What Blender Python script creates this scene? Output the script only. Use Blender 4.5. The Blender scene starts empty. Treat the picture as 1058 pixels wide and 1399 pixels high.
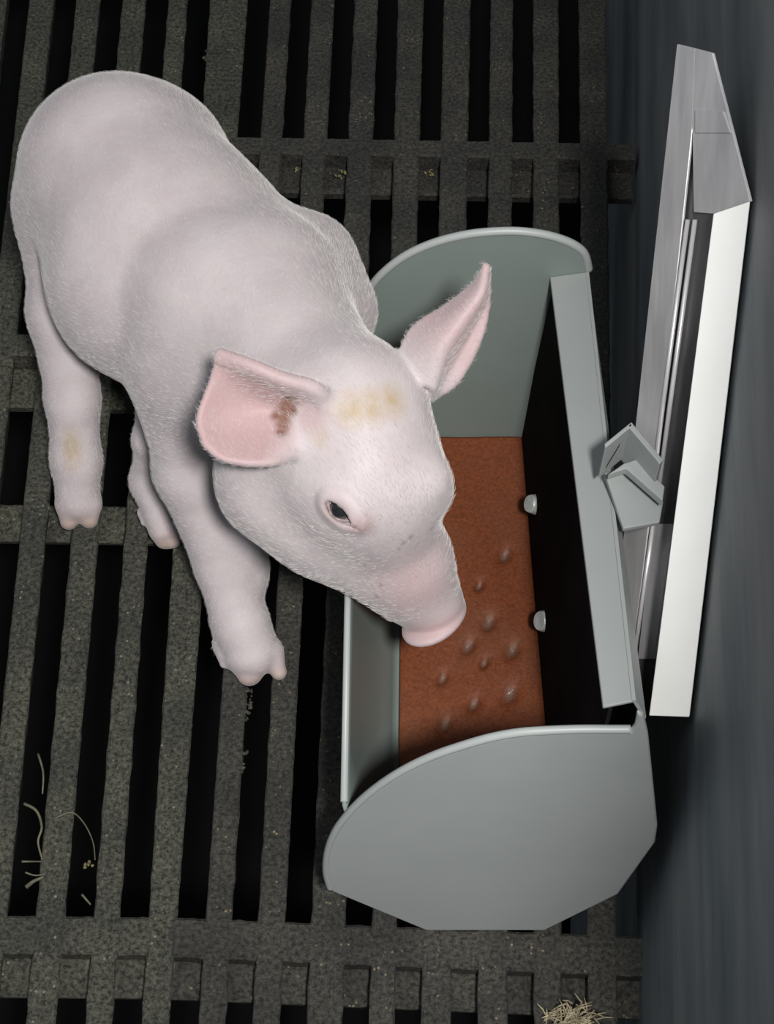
import bpy, bmesh, math, random
import numpy as np
from mathutils import Vector

random.seed(7)
rng = np.random.default_rng(11)
SC = bpy.context.scene
COL = SC.collection

# ------------------------------------------------------------------ camera
FPX = 2200.0
TH = math.radians(58)
RHO = math.radians(1.2)
R0 = np.array([1, 0, 0.]); U0 = np.array([0, math.sin(TH), math.cos(TH)])
FW = np.array([0, math.cos(TH), -math.sin(TH)])
RT = math.cos(RHO) * R0 + math.sin(RHO) * U0
UP = -math.sin(RHO) * R0 + math.cos(RHO) * U0
CP = np.array([0, 0, 1.0])

cam_data = bpy.data.cameras.new('camera')
cam = bpy.data.objects.new('camera', cam_data); COL.objects.link(cam)
from mathutils import Matrix
m = Matrix(((RT[0], UP[0], -FW[0], CP[0]), (RT[1], UP[1], -FW[1], CP[1]),
            (RT[2], UP[2], -FW[2], CP[2]), (0, 0, 0, 1)))
cam.matrix_world = m
cam_data.sensor_fit = 'VERTICAL'
cam_data.sensor_height = 36.0
cam_data.lens = 36.0 * FPX / 1399.0
cam_data.clip_start = 0.01
cam_data.clip_end = 50
SC.camera = cam

# ------------------------------------------------------------------ world, flash, exposure
w = bpy.data.worlds.new('world'); SC.world = w; w.use_nodes = True
w.node_tree.nodes['Background'].inputs[0].default_value = (0.80, 0.90, 1.0, 1)
w.node_tree.nodes['Background'].inputs[1].default_value = 0.15

def area(name, loc, target, size, power, color):
    l = bpy.data.lights.new(name, 'AREA'); l.shape = 'DISK'; l.size = size
    l.energy = power; l.color = color
    o = bpy.data.objects.new(name, l); COL.objects.link(o)
    o.location = loc
    o.rotation_euler = (Vector(target) - Vector(loc)).to_track_quat('-Z', 'Y').to_euler()
    return o
area('camera_flash', (0.150, -0.23, 1.44), (0.0, 0.55, 0.05), 0.13, 31.0, (1.0, 0.985, 0.965))
area('overhead_area_light', (-0.7, 0.2, 2.2), (0.0, 0.6, 0.0), 0.8, 5.0, (0.93, 0.97, 1.0))  # extra wide, weak area light overhead on the left, out of view

SC.view_settings.view_transform = 'Standard'
SC.view_settings.look = 'None'
SC.view_settings.exposure = 0.0
SC.view_settings.gamma = 1.0
SC.view_settings.use_curve_mapping = False

# ------------------------------------------------------------------ pixel -> point helpers
def ray(x, y): return FW + (x - 529) / FPX * RT - (y - 699.5) / FPX * UP
def atz(x, y, z): d = ray(x, y); return CP + d * ((z - 1) / d[2])
def atplane(x, y, p0, n): d = ray(x, y); return CP + d * (((p0 - CP) @ n) / (d @ n))
def atw(x, y, dep): return CP + ray(x, y) * dep
def proj(P):
    q = np.asarray(P) - CP; wd = q @ FW
    return 529 + FPX * (q @ RT) / wd, 699.5 - FPX * (q @ UP) / wd, wd

# ------------------------------------------------------------------ materials
def mat(name, color, rough=0.5, metal=0.0, spec=0.5, coat=0.0):
    mm = bpy.data.materials.new(name); mm.use_nodes = True
    b = mm.node_tree.nodes['Principled BSDF']
    b.inputs['Base Color'].default_value = (*color, 1)
    b.inputs['Roughness'].default_value = rough
    b.inputs['Metallic'].default_value = metal
    b.inputs['Specular IOR Level'].default_value = spec
    b.inputs['Coat Weight'].default_value = coat
    return mm, mm.node_tree, b

def noise_color(nt, b, c1, c2, scale, detail=6, stretch=(1, 1, 1), lo=0.35, hi=0.65, target='Base Color', rough=0.6, coord='Object'):
    tc = nt.nodes.new('ShaderNodeTexCoord'); mp = nt.nodes.new('ShaderNodeMapping')
    mp.inputs['Scale'].default_value = stretch
    nt.links.new(tc.outputs[coord], mp.inputs[0])
    n = nt.nodes.new('ShaderNodeTexNoise'); n.inputs['Scale'].default_value = scale
    n.inputs['Detail'].default_value = detail; n.inputs['Roughness'].default_value = rough
    nt.links.new(mp.outputs[0], n.inputs['Vector'])
    r = nt.nodes.new('ShaderNodeValToRGB')
    r.color_ramp.elements[0].position = lo; r.color_ramp.elements[1].position = hi
    r.color_ramp.elements[0].color = (*c1, 1); r.color_ramp.elements[1].color = (*c2, 1)
    nt.links.new(n.outputs['Fac'], r.inputs[0])
    if target: nt.links.new(r.outputs[0], b.inputs[target])
    return r, n, mp

def bump(nt, b, src, strength, dist):
    bp = nt.nodes.new('ShaderNodeBump'); bp.inputs['Strength'].default_value = strength
    bp.inputs['Distance'].default_value = dist
    nt.links.new(src, bp.inputs['Height']); nt.links.new(bp.outputs[0], b.inputs['Normal'])
    return bp

def mixrgb(nt, fac, a, bcol):
    mx = nt.nodes.new('ShaderNodeMix'); mx.data_type = 'RGBA'
    if hasattr(fac, 'links'): nt.links.new(fac, mx.inputs[0])
    else: mx.inputs[0].default_value = fac
    for s, i in ((a, 6), (bcol, 7)):
        if hasattr(s, 'links'): nt.links.new(s, mx.inputs[i])
        else: mx.inputs[i].default_value = (*s, 1)
    return mx.outputs[2]

# slatted floor: speckled grimy concrete-grey
def floor_mat(name, c1, c2, speck):
    M, nt, b = mat(name, (0.05, 0.05, 0.045), 0.6, spec=0.45)
    r, n, mp = noise_color(nt, b, c1, c2, 330, 8, lo=0.40, hi=0.62, target=None, rough=0.8)
    n2 = nt.nodes.new('ShaderNodeTexNoise'); n2.inputs['Scale'].default_value = 18; n2.inputs['Detail'].default_value = 3
    nt.links.new(mp.outputs[0], n2.inputs['Vector'])
    r2 = nt.nodes.new('ShaderNodeValToRGB'); r2.color_ramp.elements[0].position = .35; r2.color_ramp.elements[1].position = .7
    r2.color_ramp.elements[0].color = (.62, .62, .62, 1); r2.color_ramp.elements[1].color = (1.15, 1.12, 1.02, 1)
    nt.links.new(n2.outputs['Fac'], r2.inputs[0])
    ml = nt.nodes.new('ShaderNodeMix'); ml.data_type = 'RGBA'; ml.blend_type = 'MULTIPLY'; ml.inputs[0].default_value = 1
    nt.links.new(r.outputs[0], ml.inputs[6]); nt.links.new(r2.outputs[0], ml.inputs[7])
    v = nt.nodes.new('ShaderNodeTexVoronoi'); v.inputs['Scale'].default_value = 190
    nt.links.new(mp.outputs[0], v.inputs['Vector'])
    rv = nt.nodes.new('ShaderNodeValToRGB'); rv.color_ramp.elements[0].position = .10; rv.color_ramp.elements[1].position = .20
    rv.color_ramp.elements[0].color = (1, 1, 1, 1); rv.color_ramp.elements[1].color = (0, 0, 0, 1)
    nt.links.new(v.outputs['Distance'], rv.inputs[0])
    n3 = nt.nodes.new('ShaderNodeTexNoise'); n3.inputs['Scale'].default_value = 60
    nt.links.new(mp.outputs[0], n3.inputs['Vector'])
    r3 = nt.nodes.new('ShaderNodeValToRGB'); r3.color_ramp.elements[0].position = .5; r3.color_ramp.elements[1].position = .62
    nt.links.new(n3.outputs['Fac'], r3.inputs[0])
    mu = nt.nodes.new('ShaderNodeMath'); mu.operation = 'MULTIPLY'
    nt.links.new(rv.outputs[0], mu.inputs[0]); nt.links.new(r3.outputs[0], mu.inputs[1])
    mu2 = nt.nodes.new('ShaderNodeMath'); mu2.operation = 'MULTIPLY'; mu2.inputs[1].default_value = .8
    nt.links.new(mu.outputs[0], mu2.inputs[0])
    nt.links.new(mixrgb(nt, mu2.outputs[0], ml.outputs[2], speck), b.inputs['Base Color'])
    bump(nt, b, n.outputs['Fac'], 0.8, 0.0022)
    return M
M_floorL = floor_mat('slat_grime_left', (0.008, 0.008, 0.0065), (0.118, 0.118, 0.094), (0.26, 0.25, 0.19))
M_floorR = floor_mat('slat_grime_right', (0.009, 0.009, 0.0085), (0.082, 0.079, 0.068), (0.28, 0.22, 0.13))
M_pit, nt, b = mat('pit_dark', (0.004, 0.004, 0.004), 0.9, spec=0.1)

M_wall, nt, b = mat('wall_paint', (0.05, 0.055, 0.06), 0.55, spec=0.3)
r, n, mp = noise_color(nt, b, (0.12, 0.150, 0.168), (0.34, 0.34, 0.335), 9, 5, stretch=(1, 0.30, 1.6), lo=0.3, hi=0.7)
bump(nt, b, n.outputs['Fac'], 0.15, 0.004)

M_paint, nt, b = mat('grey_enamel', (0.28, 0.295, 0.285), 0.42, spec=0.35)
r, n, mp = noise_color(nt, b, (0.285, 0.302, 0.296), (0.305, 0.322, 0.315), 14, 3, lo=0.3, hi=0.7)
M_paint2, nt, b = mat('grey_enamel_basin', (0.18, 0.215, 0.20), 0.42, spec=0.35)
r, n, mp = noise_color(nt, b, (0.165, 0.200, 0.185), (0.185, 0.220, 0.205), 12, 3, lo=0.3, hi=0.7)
M_backp, nt, b = mat('shaded_back_panel', (0.03, 0.028, 0.026), 0.9, spec=0.02)  # grey panel coloured near black, standing in for the flange's shadow
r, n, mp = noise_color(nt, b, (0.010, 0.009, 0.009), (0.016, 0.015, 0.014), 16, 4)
M_steel, nt, b = mat('nipple_steel', (0.62, 0.66, 0.64), 0.35, 0.35)
noise_color(nt, b, (0.5, 0.55, 0.53), (0.7, 0.73, 0.7), 150, 3)
M_dkst, nt, b = mat('nipple_body', (0.02, 0.02, 0.02), 0.35, spec=0.5)
noise_color(nt, b, (0.012, 0.012, 0.012), (0.03, 0.03, 0.028), 90, 3)
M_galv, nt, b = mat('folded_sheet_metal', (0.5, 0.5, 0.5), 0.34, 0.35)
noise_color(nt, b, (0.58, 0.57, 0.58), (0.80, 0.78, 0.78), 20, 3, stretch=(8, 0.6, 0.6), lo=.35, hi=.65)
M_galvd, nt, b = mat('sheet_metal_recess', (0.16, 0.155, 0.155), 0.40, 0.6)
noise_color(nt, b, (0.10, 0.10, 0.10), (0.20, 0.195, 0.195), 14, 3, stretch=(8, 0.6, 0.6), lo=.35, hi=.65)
M_white, nt, b = mat('white_face', (0.86, 0.86, 0.82), 0.42, 0.0, spec=0.5)
noise_color(nt, b, (0.88, 0.88, 0.84), (0.93, 0.93, 0.90), 10, 3)

M_straw, nt, b = mat('straw', (0.16, 0.14, 0.08), 0.7)
noise_color(nt, b, (0.05, 0.048, 0.03), (0.13, 0.12, 0.075), 120, 3)
M_crumb, nt, b = mat('yellow_crumb', (0.2, 0.18, 0.08), 0.7)
noise_color(nt, b, (0.04, 0.036, 0.022), (0.19, 0.16, 0.07), 160, 4)

# ------------------------------------------------------------------ object helpers
def link(name, me, material, parent=None, smooth=False):
    o = bpy.data.objects.new(name, me); COL.objects.link(o)
    if material: me.materials.append(material)
    if smooth:
        me.polygons.foreach_set('use_smooth', [True] * len(me.polygons))
    if parent: o.parent = parent
    return o
def mesh(name, V, Fc):
    me = bpy.data.meshes.new(name)
    me.from_pydata([tuple(map(float, v)) for v in V], [], [tuple(int(i) for i in f) for f in Fc])
    me.validate(); me.update()
    return me
def fixn(me):
    bm = bmesh.new(); bm.from_mesh(me); bmesh.ops.recalc_face_normals(bm, faces=bm.faces); bm.to_mesh(me); bm.free()
def thing(name, label, cat, loc=(0, 0, 0), group=None):
    o = bpy.data.objects.new(name, None); COL.objects.link(o); o.location = loc
    o.empty_display_size = 0.02
    o['label'] = label; o['category'] = cat
    if group: o['group'] = group
    return o
def tag(o, label, cat, group=None, kind=None):
    o['label'] = label; o['category'] = cat
    if group: o['group'] = group
    if kind: o['kind'] = kind
    return o
def part(name, me, material, root, smooth=False, offset=True):
    """world-space mesh parented under root (root may be moved from the origin)"""
    o = link(name, me, material, root, smooth)
    if offset:
        for v in me.vertices: v.co -= root.location
    return o
def subpart(name, me, material, par, root, smooth=False):
    for v in me.vertices: v.co -= root.location
    return link(name, me, material, par, smooth)
def bevel(o, wdt, seg=2, ang=0.6):
    b = o.modifiers.new('bevel', 'BEVEL'); b.width = wdt; b.segments = seg; b.limit_method = 'ANGLE'; b.angle_limit = ang
    for p in o.data.polygons: p.use_smooth = True
    wn = o.modifiers.new('wn', 'WEIGHTED_NORMAL'); wn.keep_sharp = False
def slab(name, P, vec):
    """closed polygon P (3D, planar) extruded by vec"""
    P = [np.asarray(p, float) for p in P]; n = len(P); vec = np.asarray(vec, float)
    V = P + [p + vec for p in P]
    Fc = [list(range(n)), list(range(2 * n - 1, n - 1, -1))]
    for i in range(n): Fc.append([i, i + n, (i + 1) % n + n, (i + 1) % n][::-1])
    me = mesh(name, V, Fc); fixn(me); return me
def tube(name, pts, rad, seg=8, caps=True):
    pts = [np.asarray(p, float) for p in pts]; n = len(pts)
    if not hasattr(rad, '__len__'): rad = [rad] * n
    V = []; Fc = []
    ref = np.array([0.13, 0.21, 0.97])
    for i, p in enumerate(pts):
        t = pts[min(i + 1, n - 1)] - pts[max(i - 1, 0)]; t /= np.linalg.norm(t) + 1e-12
        a = np.cross(t, ref)
        if np.linalg.norm(a) < 0.1: a = np.cross(t, [1, 0, 0])
        a /= np.linalg.norm(a); c = np.cross(t, a)
        for k in range(seg):
            an = 2 * math.pi * k / seg
            V.append(p + rad[i] * (math.cos(an) * a + math.sin(an) * c))
    for i in range(n - 1):
        for k in range(seg):
            Fc.append([i * seg + k, i * seg + (k + 1) % seg, (i + 1) * seg + (k + 1) % seg, (i + 1) * seg + k])
    if caps:
        Fc.append(list(range(seg))[::-1]); Fc.append([(n - 1) * seg + k for k in range(seg)])
    me = mesh(name, V, Fc); fixn(me); return me

# ------------------------------------------------------------------ THE SETTING: slatted floor, pit, wall
YT, YB = 80.0, 1370.0
gt = [-180, -115, -50, 15, 80, 144, 208, 266, 348, 407, 467, 528, 591, 656, 715, 778, 843]
gb = [-372, -292, -213, -137, -60, 17, 98, 175, 253, 328, 402, 487, 558, 635, 712, 786, 862]
gaps = []
for a, c in zip(gt, gb):
    pa = atz(a, YT, 0); pc = atz(c, YB, 0)
    gaps.append((pa, pc))
def gx(i, Y):
    pa, pc = gaps[i]; return pa[0] + (pc[0] - pa[0]) * (Y - pa[1]) / (pc[1] - pa[1])
def hw(Y):   # half width of a gap
    return 0.0083 + 0.0012 * (Y - 0.3)
def hwr(i, Y):
    return hw(Y) * (1.08 if i < 9 else 0.98)
Y0, Y1 = 0.12, 1.42
def jitter(x, y, s):
    return s * (math.sin(x * 913 + y * 417) + math.sin(y * 1291 - x * 377) + math.sin(x * 2111 + y * 2741)) / 3

def bar_mesh(bars, crosses, name):
    bm = bmesh.new()
    TH_ = 0.030; N = 150
    for (i, j, ya, yb_) in bars:
        rings = []
        for k in range(N + 1):
            Y = ya + (yb_ - ya) * k / N
            xl = gx(i, Y) + hwr(i, Y) if i is not None else None
            xr = gx(j, Y) - hwr(j, Y) if j is not None else None
            if xl is None: xl = xr - 0.02
            if xr is None: xr = xl + 0.02
            xl += jitter(1.3 * i + .1 if i is not None else 0, Y, 0.0006); xr += jitter(j * 2.1 if j is not None else 0, Y + 3, 0.0006)
            wv = xr - xl; bv = 0.0018; tap = 0.0055
            prof = [(xl + tap, -TH_), (xl, -bv), (xl + bv * .4, -bv * .35), (xl + bv, 0), (xl + wv * .35, .0003), (xl + wv * .65, .0003),
                    (xr - bv, 0), (xr - bv * .4, -bv * .35), (xr, -bv), (xr - tap, -TH_)]
            rings.append([bm.verts.new((px, Y, pz + (jitter(px * 3, Y * 3, .0004) if pz > -.01 else 0))) for px, pz in prof])
        for a, c in zip(rings, rings[1:]):
            for q in range(len(a)):
                q2 = (q + 1) % len(a)
                bm.faces.new((a[q], c[q], c[q2], a[q2]))
        bm.faces.new(rings[0]); bm.faces.new(rings[-1][::-1])
    for (xa, ya, xb, yb_, half, drop) in crosses:   # cross rib centre line
        n = 60; rings = []
        for k in range(n + 1):
            t = k / n; x = xa + (xb - xa) * t; y = ya + (yb_ - ya) * t
            z = -drop
            j1 = jitter(x, y, .0005); j2 = jitter(x + 5, y, .0005)
            prof = [(y - half + .002, -0.028), (y - half + j1, z - .002), (y - half + .002 + j1, z), (y, z + .0001), (y + half - .002 + j2, z), (y + half + j2, z - .002), (y + half - .002, -0.028)]
            rings.append([bm.verts.new((x, py, pz)) for py, pz in prof])
        for a, c in zip(rings, rings[1:]):
            for q in range(len(a)):
                q2 = (q + 1) % len(a); bm.faces.new((a[q], a[q2], c[q2], c[q]))
        bm.faces.new(rings[0]); bm.faces.new(rings[-1][::-1])
    bmesh.ops.recalc_face_normals(bm, faces=bm.faces)
    me = bpy.data.meshes.new(name); bm.to_mesh(me); bm.free()
    return me
SEAM = 8        # panel seam at the wide bar between gap 7 and gap 8
def xr_(Y): return 0.164 + 0.060 * (Y - 0.259)
def cross_px(xa, ya, xb, yb, half, drop=0.001):
    p = atz(xa, ya, 0); q = atz(xb, yb, 0)
    return (p[0], p[1], q[0], q[1], half, drop)
NG = len(gaps)
barsL = [(i, i + 1, Y0, Y1) for i in range(0, 7)] 
pm = gx(7, 1.0)
# the two halves of the wide seam bar: left panel edge and right panel edge
crossL = [cross_px(-160, 466, 300, 474, 0.0105, 0), cross_px(-330, 1272, 230, 1278, 0.0120, 0)]
crossR = [cross_px(300, 196, 868, 206, 0.0095, 0), cross_px(215, 1278, 880, 1306, 0.0125, 0)]
crossL += [cross_px(-160, 506, 300, 514, 0.019, .018), cross_px(-200, 690, 300, 698, 0.016, .020), cross_px(-330, 1312, 235, 1317, 0.0165, .016)]
crossR += [cross_px(300, 222, 868, 232, 0.015, .018), cross_px(215, 1317, 880, 1345, 0.0165, .016)]
crossL.append((gx(0, 1.25), 1.25, gx(7, 1.25), 1.25, .010, .001))
crossR.append((gx(8, 1.33), 1.33, gx(16, 1.33) + .02, 1.33, .010, .001))
crossR.append((gx(8, .655), .655, gx(16, .655) + .02, .655, .010, .001))
meL = bar_mesh(barsL + [(7, 8, Y0, Y1)], crossL, 'floor')
fl = link('floor', meL, M_floorL); fl['kind'] = 'structure'
meR = bar_mesh([(i, i + 1, Y0, Y1) for i in range(8, NG - 1)], crossR, 'floor.001')
fr = link('floor', meR, M_floorR); fr['kind'] = 'structure'

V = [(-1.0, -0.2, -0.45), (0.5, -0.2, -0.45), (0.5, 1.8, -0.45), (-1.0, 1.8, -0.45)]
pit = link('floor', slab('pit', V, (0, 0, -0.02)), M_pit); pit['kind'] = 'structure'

# wall
WA = atz(874, 60, 0); WB = atz(879, 1399, 0)
wd = (WA - WB); wd /= np.linalg.norm(wd); WN = np.array([wd[1], -wd[0], 0.0])   # points away (+x)
def atwall(x, y, off): return atplane(x, y, WB - WN * off, WN)
wa = WB - wd * 0.25; wb = WA + wd * 0.5
Vw = [wa + [0, 0, -0.45], wb + [0, 0, -0.45], wb + [0, 0, 0.95], wa + [0, 0, 0.95]]
wall = link('wall_right', slab('wall_right', Vw, WN * 0.03), M_wall); wall['kind'] = 'structure'

# ------------------------------------------------------------------ TROUGH
NP0 = atz(660, 1273, 0.0015); NN = np.array([0, -1.0, 0.10]); NN /= np.linalg.norm(NN)   # near plate plane (leans slightly)
FP0 = atz(660, 606, 0.020); FN = np.array([0, -1.0, 0.0])
def npl(x, y): return atplane(x, y, NP0, NN)
def fpl(x, y): return atplane(x, y, FP0, FN)
trough = thing('feeding_trough', 'grey painted metal piglet trough with curved end panels, holding reddish brown feed', 'feeding trough', tuple(npl(660, 1273)))

near_px = [(582, 1272), (452, 1218), (446, 1195), (448, 1168), (457, 1143), (472, 1121), (497, 1095), (528, 1071), (560, 1052), (595, 1036), (630, 1024),
           (668, 1013), (705, 1006), (740, 1003), (790, 1001), (835, 1001), (862, 1001), (868, 993), (871, 975), (880, 978), (886, 1003), (891, 1050), (899, 1130), (896, 1152), (846, 1222), (745, 1272)]
o = part('end_panel', slab('near_end', [npl(*p) for p in near_px], -NN * 0.004), M_paint, trough)
bevel(o, 0.0018, 3, 0.8)
# rolled rim on the near panel's curved edge
rimpts = [npl(*p) + NN * -0.002 for p in near_px[1:17]]
def smooth_poly(P, n=6):
    P = [np.asarray(p, float) for p in P]; out = []
    for i in range(len(P) - 1):
        p0 = P[max(i - 1, 0)]; p1 = P[i]; p2 = P[i + 1]; p3 = P[min(i + 2, len(P) - 1)]
        for k in range(n):
            t = k / n
            out.append(0.5 * ((2 * p1) + (-p0 + p2) * t + (2 * p0 - 5 * p1 + 4 * p2 - p3) * t * t + (-p0 + 3 * p1 - 3 * p2 + p3) * t ** 3))
    out.append(P[-1]); return out
subpart('rolled_edge', tube('rim', smooth_poly(rimpts, 5), 0.0024, 10), M_paint, o, trough, True)

far_px = [(715, 624), (600, 628), (535, 600), (492, 520), (488, 450), (496, 415), (510, 391), (528, 372), (552, 354), (578, 341), (610, 330), (650, 322),
          (700, 319), (740, 323), (770, 331), (790, 341), (800, 352), (805, 372), (806, 400), (800, 560)]
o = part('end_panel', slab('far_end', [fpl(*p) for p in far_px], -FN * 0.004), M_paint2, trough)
bevel(o, 0.0015, 2, 0.8)
subpart('rolled_edge', tube('rim', smooth_poly([fpl(*p) + [0, .002, 0] for p in far_px[4:18]], 5), 0.0028, 10), M_paint, o, trough, True)

# basin profile points at the near and far planes
def onY(P0, N, x, z):   # point on plate plane with given X, Z
    y = (P0 @ N - N[0] * x - N[2] * z) / N[1]; return np.array([x, y, z])
nz = [npl(470, 1110), onY(NP0, NN, -0.010, 0.085), onY(NP0, NN, 0.003, 0.040), onY(NP0, NN, 0.020, 0.020), onY(NP0, NN, 0.104, 0.020), onY(NP0, NN, 0.113, 0.024)]
fz = [fpl(482, 452), onY(FP0, FN, -0.012, 0.085), onY(FP0, FN, 0.001, 0.040), onY(FP0, FN, 0.018, 0.020), onY(FP0, FN, 0.092, 0.020), onY(FP0, FN, 0.0985, 0.024)]
nz[0][2] = nz[0][2]
nz = [p + np.array([0, .0042, 0]) for p in nz]; fz = [p - np.array([0, .0008, 0]) for p in fz]
profN = smooth_poly(nz, 4); profF = smooth_poly(fz, 4)
def sheet(name, A, B, th, n=1):
    """ruled sheet between polylines A and B with thickness (solid)"""
    V = []; Fc = []; m_ = len(A)
    for k in range(n + 1):
        t = k / n
        for a, c in zip(A, B): V.append(a * (1 - t) + c * t)
    for k in range(n):
        for i in range(m_ - 1): Fc.append([k * m_ + i, k * m_ + i + 1, (k + 1) * m_ + i + 1, (k + 1) * m_ + i])
    me = mesh(name, V, Fc); fixn(me); return me
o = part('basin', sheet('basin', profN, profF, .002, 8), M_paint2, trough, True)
s = o.modifiers.new('solid', 'SOLIDIFY'); s.thickness = 0.002; s.offset = 0
subpart('rim_edge', tube('lip', [nz[0] + (0, .002, 0), (nz[0] + fz[0]) / 2, fz[0]], 0.0021, 8), M_paint, o, trough, True)
# back panel
def onN(x, y): return npl(x, y)
flN1, flN2 = npl(825, 977), npl(870, 968); flF1, flF2 = fpl(752, 378), fpl(805, 371)
skN0, skF0 = npl(884, 990) + [0, .0045, 0], fpl(808, 400) - [0, .001, 0]
flN1 = flN1 + [0, .0045, 0]; flN2 = flN2 + [0, .0045, 0]
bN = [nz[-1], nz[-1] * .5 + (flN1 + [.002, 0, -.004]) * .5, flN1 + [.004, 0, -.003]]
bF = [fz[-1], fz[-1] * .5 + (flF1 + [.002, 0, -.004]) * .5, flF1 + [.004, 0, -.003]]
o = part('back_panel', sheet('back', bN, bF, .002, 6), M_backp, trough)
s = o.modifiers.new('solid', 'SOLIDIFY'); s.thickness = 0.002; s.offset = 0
# flange on top of back panel
o = part('top_flange', slab('flange', [flN1, flN2, flF2, flF1], (0, 0, -0.003)), M_paint, trough)
bevel(o, 0.0008, 2)
e1, e2 = skN0, skF0
V = [flN2, e1, e2, flF2]
o = part('outer_skirt', slab('skirt', V, (-0.002, 0, 0)), M_paint, trough)
skN, skF = e1, e2
# lower outer skirt down behind
o2 = part('outer_panel', slab('skirt2', [e1, onY(NP0, NN, e1[0] - .004, .03) + [0, .0045, 0], onY(FP0, FN, e2[0] - .004, .03), e2], (-0.002, 0, 0)), M_paint, trough)

# nipples
def nipple(px, py, qx, qy, r):
    # tip points up-left out of the back panel
    X = 0.0975 + (0.0045 if py > 800 else 0.0)
    d = ray(px, py); t = (X - CP[0]) / d[0]; tip = CP + d * t
    body_dir = np.array([-0.86, -0.18, 0.46]); body_dir /= np.linalg.norm(body_dir)
    base = tip - body_dir * 0.036
    n = part('drinker_nipple', tube('nip', [base, base + body_dir * .004, tip - body_dir * 0.006, tip - body_dir * .004], [r * 1.1, r, r, r * .9], 20), M_dkst, trough, True)
    subpart('steel_tip', tube('tip', [tip - body_dir * .007, tip - body_dir * .0005, tip + body_dir * .0008, tip + body_dir * .0010, tip - body_dir * .0015], [r * 1.12, r * .95, r * .86, r * .60, r * .42], 24), M_steel, n, trough, False)
    return n
nipple(724, 688, 0, 0, .0066)
nipple(738, 848, 0, 0, .0070)

# hook bracket reaching towards the wall rail
hz = 0.290
P1 = atz(826, 606, hz); P2 = atz(863, 576, hz); P3 = atz(907, 628, hz)
hook = part('mounting_bracket', slab('hook_a', [P1, P2, P2 + [0, 0, -.030], P1 + [0, 0, -.030]], (0.0005, -0.0028, 0)), M_paint, trough)
bevel(hook, 0.0006, 2)
hb = subpart('bracket_side', slab('hook_b', [P2, P3, P3 + [0, 0, -.032], P2 + [0, 0, -.032]], (-0.0022, -0.0028, 0)), M_paint, hook, trough); bevel(hb, 0.0006, 2)
ht = subpart('bracket_lip', slab('hook_l', [atz(831, 648, .272), atz(852, 633, .272), atz(870, 627, .272), atz(909, 664, .272), atz(906, 684, .272), atz(856, 640, .272)], (0, 0, -0.006)), M_paint, hook, trough); bevel(ht, 0.0008, 2)
hp = subpart('bracket_plate', slab('hook_p', [atz(826, 645, .258), atz(856, 640, .258), atz(907, 684, .258), atz(902, 713, .258), atz(852, 722, .258)], (0, 0, -0.004)), M_paint, hook, trough); bevel(hp, 0.0008, 2)
sl = subpart('bracket_slot', slab('slot', [P1 * .75 + P2 * .25 + [0, -.0031, -.022], P1 * .35 + P2 * .65 + [0, -.0031, -.008], P1 * .35 + P2 * .65 + [0, -.0031, -.011], P1 * .75 + P2 * .25 + [0, -.0031, -.025]], (0, -0.0003, 0)), M_dkst, hook, trough)

# feed in the trough
def feed_mesh():
    nx, ny = 90, 190
    dents = [(690, 757, .0045), (668, 850, .005), (640, 882, .0045), (700, 888, .005), (605, 925, .0035), (648, 960, .004), (697, 948, .0055), (608, 988, .0045), (662, 905, .003), (655, 800, .003)]
    dw = [(atz(x, y, .030)[:2], r) for x, y, r in dents]
    V = []; Fc = []; wet = []
    A = onY(NP0, NN, 0.0115, .03); B = onY(NP0, NN, .1125, .03); C_ = onY(FP0, FN, .0100, .03); D = onY(FP0, FN, .0975, .03)
    A[1] += .0045; B[1] += .0045; C_[1] -= .0008; D[1] -= .0008
    for top in (1, 0):
        for j in range(ny + 1):
            v = j / ny
            for i in range(nx + 1):
                u = i / nx
                p = (A * (1 - u) + B * u) * (1 - v) + (C_ * (1 - u) + D * u) * v
                x, y = p[0], p[1]
                if top:
                    z = .0300 + rng.normal(0, .00012) + .0012 * math.sin(x * 60 + y * 31)
                    q = 0
                    for c, r in dw:
                        d2 = ((x - c[0] - .3 * (y - c[1])) ** 2 + ((y - c[1]) * .75) ** 2) / (r * r)
                        e = math.exp(-d2)
                        z -= .0045 * e; q = max(q, e)
                    edge = min(u, 1 - u, 1)
                    if edge < .03: z -= (.03 - edge) * .04
                    V.append((x, y, z)); wet.append(q)
                else:
                    V.append((x, y, .0215)); wet.append(0)
    W = nx + 1; T = W * (ny + 1)
    for j in range(ny):
        for i in range(nx):
            a = j * W + i
            Fc.append((a, a + 1, a + 1 + W, a + W)); Fc.append((a + T, a + W + T, a + 1 + W + T, a + 1 + T))
    for i in range(nx):
        Fc.append((i, i + T, i + 1 + T, i + 1)); a = ny * W + i; Fc.append((a, a + 1, a + 1 + T, a + T))
    for j in range(ny):
        a = j * W; Fc.append((a, a + W, a + W + T, a + T)); a += nx; Fc.append((a, a + T, a + W + T, a + W))
    me = mesh('feed', V, Fc); fixn(me)
    at = me.attributes.new('wet', 'FLOAT', 'POINT'); at.data.foreach_set('value', wet)
    return me
M_feed, nt, b = mat('feed', (0.25, 0.05, 0.015), 0.65, spec=0.35)
r, n, mp = noise_color(nt, b, (0.075, 0.018, 0.006), (0.200, 0.050, 0.013), 420, 6, lo=.3, hi=.7, target=None, rough=.75)
n2 = nt.nodes.new('ShaderNodeTexNoise'); n2.inputs['Scale'].default_value = 14; nt.links.new(mp.outputs[0], n2.inputs['Vector'])
r2 = nt.nodes.new('ShaderNodeValToRGB'); r2.color_ramp.elements[0].position = .45; r2.color_ramp.elements[1].position = .75
r2.color_ramp.elements[1].color = (.25, .25, .25, 1)
nt.links.new(n2.outputs['Fac'], r2.inputs[0])
c1 = mixrgb(nt, r2.outputs[0], r.outputs[0], (0.13, 0.07, 0.04))
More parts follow.
